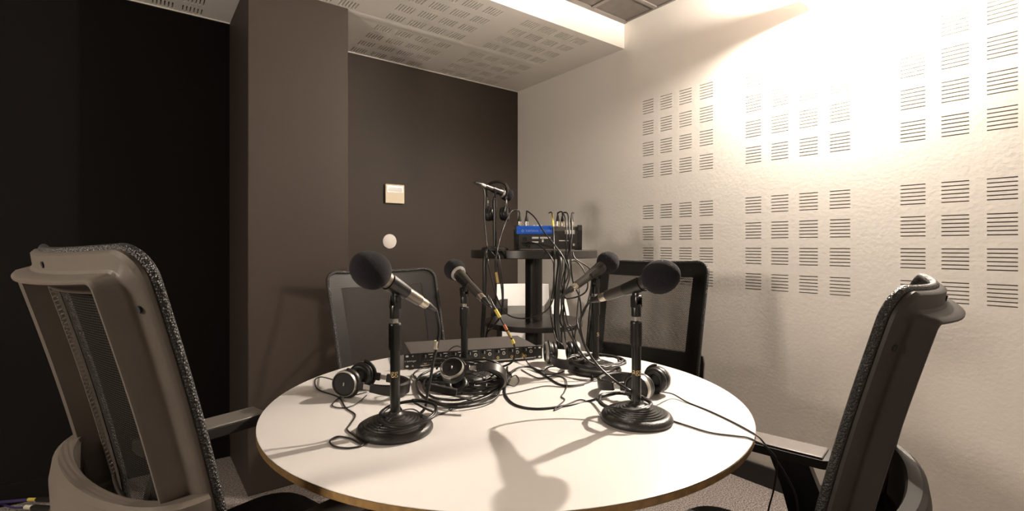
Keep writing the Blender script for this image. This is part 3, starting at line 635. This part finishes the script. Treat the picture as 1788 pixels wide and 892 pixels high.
for i in range(8):
    x0 = .052+i*.046
    knob(x0+.010, .036, .0058, 'print', pn)
    bm = newbm(); lathe(bm, [(.0028, 0), (.0055, 0), (.0055, .0035), (.0028, .0035)], frame((x0+.030, -.004, .030), (0, -1, 0)), 18); obj('socket', bm, M['silver'], pn)
    bm = newbm(); lathe(bm, [(.002, 0), (.0042, 0), (.0042, .003), (.002, .003)], frame((x0+.011, -.004, .017), (0, -1, 0)), 16); obj('jack', bm, M['brass'], pn)
    bm = newbm(); box(bm, (.0008, .0006, .040), (x0-.004, -.0043, .0245)); obj('divider', bm, M['rack'], pn)
    bm = newbm(); box(bm, (.014, .0005, .0016), (x0+.028, -.0043, .0415)); obj('caption_bar', bm, M['print'], pn)
bm = newbm(); box(bm, (.365, .0006, .003), (.232, -.0043, .0085)); obj('lower_stripe', bm, M['silver'], pn)
bm = text_bm('behringer', .0072, .0002); bmesh.ops.transform(bm, matrix=frame((.0225, -.0044, .0245), (0, -1, 0), (1, 0, 0)), verts=bm.verts); obj('brand_lettering', bm, M['print'], pn)
bm = newbm(); lathe(bm, [(.0016, 0), (.0024, 0), (.0024, .0004), (.0016, .0004)], frame((.0035, -.0043, .0245), (0, -1, 0)), 3, False); obj('brand_mark', bm, M['print'], pn)

# ------------------------------------------------------------------ on the bar table
BZ = 1.093
mf = pos(.012, 2.215); a1 = dirv(.985, -.06); mm = frame((mf.x, mf.y, BZ), (0, 0, 1), a1)
t = thing('audio_mixer', 'small audio mixer with a blue stripe on the tall bar table', 'mixer', mm)
W_, D_ = .295, .24
bm = newbm(); sweep(bm, [[Vector((x, .0, .004)), Vector((x, -.008, .085)), Vector((x, .0, .104)), Vector((x, .03, .108)), Vector((x, D_, .045)), Vector((x, D_+.01, .025)), Vector((x, D_, .004))] for x in (0.012, W_-.012)], False, False); cs = obj('case', bm, M['mixer'], t)
for x in (.006, W_-.006):
    bm = newbm(); sweep(bm, [[Vector((xx, -.004, .001)), Vector((xx, -.013, .060)), Vector((xx, -.020, .088)), Vector((xx, -.010, .110)), Vector((xx, .03, .113)), Vector((xx, D_+.005, .050)), Vector((xx, D_+.015, .025)), Vector((xx, D_, .001))] for xx in (x-.009, x+.009)], False, False); obj('side_cheek', bm, M['chair_black'], t)
bm = newbm(); box(bm, (.158, .004, .034), (.088, -.0075, .090), frame((0, 0, 0), (0, -.12, 1), (1, 0, 0)), .001)
box(bm, (.158, .035, .002), (.088, .010, .1075), None); obj('blue_stripe', bm, M['blue'], cs)
bm = text_bm('YAMAHA', .014, .0003); bmesh.ops.transform(bm, matrix=frame((.078, -.0205, .085), (0, -1, -.1), (1, 0, 0)), verts=bm.verts); obj('brand_lettering', bm, M['lightblue'], cs)
bm = text_bm('MG10XU', .013, .0003); bmesh.ops.transform(bm, matrix=frame((.140, -.0205, .085), (0, -1, -.1), (1, 0, 0)), verts=bm.verts); obj('model_lettering', bm, M['lightblue'], cs)
bm = newbm(); lathe(bm, [(.0035, 0), (.0055, 0), (.0055, .0006), (.0035, .0006)], frame((.037, -.0205, .085), (0, -1, -.1)), 20); obj('brand_mark', bm, M['lightblue'], cs)
bm = newbm()
for x, z, w_, h_ in ((.092, .055, .030, .008), (.117, .055, .008, .008), (.140, .055, .038, .008), (.092, .036, .028, .006), (.125, .042, .008, .012), (.245, .080, .042, .018), (.222, .042, .05, .004), (.262, .024, .008, .010)):
    box(bm, (w_, .0012, h_), (x, -.0062+(.055-z)*.08, z), None)
obj('rear_print', bm, M['print'], cs)
bm = newbm()
for x, z in ((.043, .050), (.038, .030), (.055, .020)): lathe(bm, [(.004, 0), (.009, 0), (.009, .006), (.004, .006)], frame((x, -.004, z), (0, -1, 0)), 20)
obj('rear_socket', bm, M['rubber'], cs)
for i, x in enumerate((.085, .102, .118)):
    bm = newbm(); lathe(bm, [(0, 0), (.005, 0), (.0045, .012), (0, .012)], frame((x, .05, .101), (0, -.25, 1)), 16); obj('knob', bm, M['print'], cs)
# plugs in the mixer and their cables, hanging over the front of the bar table
def plug_cable(x, label, rest, r=.0032, y=.04):
    p = mm @ Vector((x, y, .105)); up = Vector((0, 0, 1))
    t, sp = cable('mixer_cable', label, [p+up*.045, p+up*.062]+rest, r)
    bm = newbm(); lathe(bm, [(0, 0), (.0095, 0), (.0098, .003), (.0095, .026), (0, .026)], frame(local(t, p-Vector((0, 0, .002))), up), 18); o = obj('cable_connector', bm, M['chrome'], t)
    bm = newbm(); lathe(bm, [(0, .024), (.0088, .024), (.0085, .034), (.005, .05), (.0038, .058), (0, .058)], frame(local(t, p-Vector((0, 0, .002))), up), 18); obj('boot', bm, M['rubber'], o)
    return t, sp
zt = 2.06
plug_cable(.020, 'cable from the leftmost mixer plug, arching left down behind the mixer', [P(904, 367, 2.24), P(892, 370, 2.22), P(880, 395, 2.14), P(872, 420, 2.10), P(868, 440, zt), P(866, 475, zt), P(864, 540, 2.10), P(850, 580, 2.12), P(846, 640, 2.12), pos(-.11, 2.12, .4)])
plug_cable(.052, 'cable from the second mixer plug, running down right across the mixer back', [P(921, 369, 2.2), P(934, 380, 2.15), P(950, 405, 2.1), P(970, 430, 2.06), P(985, 452, 2.04), P(992, 480, 2.03), P(975, 520, 2.03), P(970, 570, 2.03), P(983, 610, 2.0), pos(.22, 2.0, .5)])
plug_cable(.193, 'cable from the third mixer plug, dropping straight over the table rim', [P(974, 372, 2.24), P(981, 370, 2.18), P(988, 385, 2.12), P(989, 420, 2.08), P(987, 470, zt), P(984, 540, zt), P(987, 590, 2.0), P(1000, 620, 1.96), pos(.26, 1.95, .55)])
plug_cable(.215, 'cable from the fourth mixer plug, hanging in a bight right of the shelf', [P(990, 372, 2.2), P(993, 385, 2.12), P(994, 430, 2.07), P(988, 470, 2.05), P(984, 515, 2.05), P(1000, 520, 2.06), P(1022, 510, 2.06), P(1026, 490, 2.08), P(1015, 465, 2.1), P(1002, 455, 2.11), P(990, 465, 2.09), P(981, 500, 2.07), P(990, 560, 2.05), P(1000, 583, 2.04), pos(.28, 2.03, .5)])
plug_cable(.258, 'cable from the rightmost mixer plug, hanging down beside the bundle', [P(1002, 372, 2.24), P(998, 376, 2.14), P(999, 405, 2.09), P(996, 440, 2.06), P(1000, 490, 2.05), P(1012, 520, 2.05), P(1014, 560, 2.05), P(1003, 590, 2.03), pos(.26, 2.03, .45)], y=.055)
t, sp = cable('mixer_cable', 'cable with yellow tape standing beside the mixer plugs', [P(958, 372, 2.2), P(964, 372, 2.19), P(966, 395, 2.14), P(967, 420, 2.09), P(968, 450, zt), P(966, 500, zt), P(961, 540, zt), P(970, 590, 2.0), P(985, 612, 1.98), pos(.2, 1.97, .5)], .0028)
band(t, P(964, 374, 2.19), P(966, 396, 2.138), .0048, 'yellow')
cable('power_cord', 'power cord plugged into the back of the mixer at its left', [mm @ Vector((.044, -.006, .030)), P(925, 423, 2.15), P(940, 427, 2.12), P(955, 440, 2.06), P(965, 455, 2.04), P(967, 470, 2.04), P(966, 520, 2.04), P(950, 545, 2.05), P(915, 556, 2.06), P(885, 548, 2.06), P(868, 520, 2.05), P(857, 480, 2.05), P(852, 455, 2.05), P(850, 440, 2.09), P(856, 432, 2.15)], .003)
for i, pts in enumerate(([P(852, 436, 2.1), P(847, 450, zt), P(846, 520, zt), P(842, 600, 2.1), pos(-.13, 2.1, .3)],
    [P(866, 436, 2.1), P(872, 452, zt), P(878, 500, zt), P(876, 545, 2.09), P(862, 570, 2.12), P(848, 600, 2.12), pos(-.11, 2.12, .3)],
    [P(975, 440, 2.07), P(978, 460, 2.04), P(974, 500, 2.03), P(972, 560, 2.03), P(978, 620, 2.0), pos(.19, 2.0, .4)],
    [P(1000, 440, 2.07), P(1005, 452, 2.05), P(1030, 470, 2.06), P(1032, 500, 2.06), P(1022, 540, 2.06), P(1005, 570, 2.06), P(990, 575, 2.05), P(978, 560, 2.04), P(984, 520, 2.03), P(995, 480, 2.03), P(990, 450, 2.06)],
    [P(1012, 505, 2.06), P(1008, 560, 2.0), P(1020, 600, 1.9), P(1036, 630, 1.75)])):
    cable('hanging_cable', ['thick black sheathed cable hanging from the left rim of the bar table', 'black cable hanging over the bar table rim beside the taped plug', 'thickest black sheathed cable hanging straight down below the mixer', 'black cable hanging in a wide loop at the right rim of the bar table', 'black cable slanting down behind the far right microphone'][i], pts, (.009, .0035, .012, .003, .003)[i])
# cable with plug hanging open
t, sp = cable('hanging_cable', 'cable ending in a gold plug that dangles below the bar table', [P(868, 432, 2.12), P(866, 446, zt), P(865, 462, zt), P(866, 475, zt)], .004)
band(t, P(866, 475, zt), P(869, 494, zt), .0085, 'brass', 'plug')

# stand, microphone and headphones on the bar table
pb = pos((864-CX)/F_PX*2.24, 2.24, BZ); d5 = dirv(.75, .62, -.22)
t = thing('microphone_stand', 'slim desk microphone stand on the tall bar table with headphones hung on it', 'microphone stand', frame(pb, (0, 0, 1), RT))
bm = newbm(); lathe(bm, [(0, 0), (.060, 0), (.061, .006), (.055, .012), (.015, .018), (0, .018)], None, 48); obj('base', bm, M['cast'], t)
bm = newbm(); lathe(bm, [(0, .016), (.0085, .016), (.0085, .19), (.011, .19), (.011, .225), (.007, .228), (.007, .24), (0, .24)], None, 24); obj('pole', bm, M['black_metal'], t)
bm = newbm(); box(bm, (.014, .02, .03), (0, 0, .25), None, .003); lathe(bm, [(.0135, -.015), (.0155, -.015), (.0155, .02), (.0135, .02)], frame((0, 0, .272), t.matrix_world.to_3x3().inverted() @ d5), 20); obj('microphone_clip', bm, M['black_metal'], t)
pm = pb+Vector((0, 0, .272))
t = thing('microphone', 'microphone lying level in the clip of the bar table stand', 'microphone', frame(pm, d5, RT))
bm = newbm(); lathe(bm, [(0, -.055), (.0115, -.055), (.0125, -.02), (.0155, .03), (.018, .04), (.016, .045), (0, .045)], None, 24); obj('body', bm, M['mic_body'], t)
bm = newbm(); lathe(bm, [(.015, .038), (.022, .042), (.022, .05), (.018, .052)], None, 24); obj('grille_ring', bm, M['silver'], t)
bm = newbm(); lathe(bm, [(0, .045), (.022, .048), (.029, .06), (.031, .075), (.027, .09), (.016, .1), (0, .103)], None, 28); obj('windscreen', bm, M['foam'], t)
e = pm-d5*.055
t, sp = cable('microphone_cable', 'cable dropping from the tail of the bar table microphone', [e-d5*.045, e-d5*.06+Vector((0, 0, -.003)), P(845, 332, 2.16), P(845, 370, 2.14), P(848, 410, 2.12), P(851, 432, 2.10), P(858, 440, 2.05), P(866, 452, zt), P(874, 490, zt), P(877, 530, zt), P(870, 560, 2.08)], .003)
xlr(t, local(t, e), -d5)
headphones('headphones hanging from the microphone on the tall bar table', pb+Vector((.0, 0, .165))+dirv(.3, .95)*.035, dirv(.97, -.22), (0, 0, 1), .038, .085, bow=.62, ringmat='chair_black')

# white armchair in the corner behind the bar table
ca = frame(pos(.066, 3.02), (0, 0, 1), RT)
t = thing('armchair', 'white-backed armchair in the corner behind the column of the tall bar table', 'armchair', ca)
bm = newbm(); secs = []
for i in range(21):
    q = i/20*2-1; x = .158*q; cv = -.035*q*q; lo = .748+.05*max(0, abs(q)-.82)/.18
    secs.append([Vector((x, .05+cv, .876)), Vector((x, .055+cv, .879)), Vector((x, .062+cv, .876)), Vector((x, .022+cv, lo-.004)), Vector((x, .010+cv, lo))])
sweep(bm, secs, False, True); obj('backrest', bm, M['paper'], t)
bm = newbm(); secs = []
for i in range(13):
    q = i/12*2-1; x = .135*q
    secs.append([Vector((x, .018, .752)), Vector((x, .085, .69)), Vector((x, .09, .50)), Vector((x, .105, .50)), Vector((x, .10, .70)), Vector((x, .03, .758))])
sweep(bm, secs, False, True); obj('lower_back', bm, M['paper'], t)
bm = newbm(); box(bm, (.44, .40, .05), (0, -.10, .475), bev=.015); obj('seat', bm, M['paper'], t)
for ax_, am in ((.215, 'paper'), (-.140, 'chair_black')):  # left armrest is white in shade, the shade given as black
    bm = newbm(); sweep(bm, [[Vector((ax_+dx, y, z)) for y, z in ((.03, .640), (.035, .765), (-.0, .790), (-.12, .748), (-.165, .715), (-.175, .685), (-.16, .640))] for dx in (-.048, -.04, .04, .048)], False, False); obj('armrest', bm, M[am], t)
    bm = newbm(); box(bm, (.03, .10, .18), (ax_, -.06, .555), bev=.004); obj('arm_support', bm, M['chair_black'], t)
for x in (-.19, .19):
    for y in (-.27, .07): bm = newbm(); cyl(bm, .012, (x, y, 0), (x*.95, y, .46), 16); obj('leg', bm, M['black_metal'], t)

# ------------------------------------------------------------------ plugs heaped on the floor by the black wall
for i, (a_, b_, r, m, lab) in enumerate((((62, 872, 2.06), (104, 872, 2.06), .010, 'chair_black', 'upper cable plug with a gold sleeve on the floor by the black wall'),
    ((55, 886, 2.08), (108, 890, 2.06), .013, 'mic_body', 'lower cable plug with a pale boot on the floor by the black wall'))):
    p0, p1 = P(*a_), P(*b_); d = (p1-p0)
    t = thing('floor_cable', lab, 'cable', Matrix.Translation(p0)); L0 = d.length; d.normalize()
    f0 = frame((0, 0, 0), d)
    bm = newbm(); lathe(bm, [(0, 0), (r*.6, 0), (r, .01), (r, L0*.7), (0, L0*.7)], f0, 18); obj('plug_body', bm, M[m], t)
    bm = newbm(); lathe(bm, [(0, L0*.68), (r*1.02, L0*.68), (r*1.02, L0*.95), (0, L0*.95)], f0, 18); obj('plug_sleeve', bm, M['brass'], t)
    bm = newbm(); lathe(bm, [(0, L0*.93), (r*.8, L0*.93), (r*.55, L0*1.15), (0, L0*1.15)], f0, 18); obj('plug_tip', bm, M['chrome'], t)
    bm = newbm(); lathe(bm, [(0, -.03), (r*.7, -.03), (r*.7, .002), (0, .002)], f0, 18); obj('boot', bm, M['yellow'] if i == 0 else M['tag'], t)
    sp = spline([Vector((0, 0, 0))-d*.025, -d*.09-Vector((0, 0, .006)), -d*.20+Vector((0, 0, -p0.z+.02 if i else -.02)), -d*.42+Vector((-.02, -.06, -p0.z+.012))])
    bm = newbm(); tube(bm, sp, .006 if i == 0 else .004); obj('cord', bm, M['violet'], t)
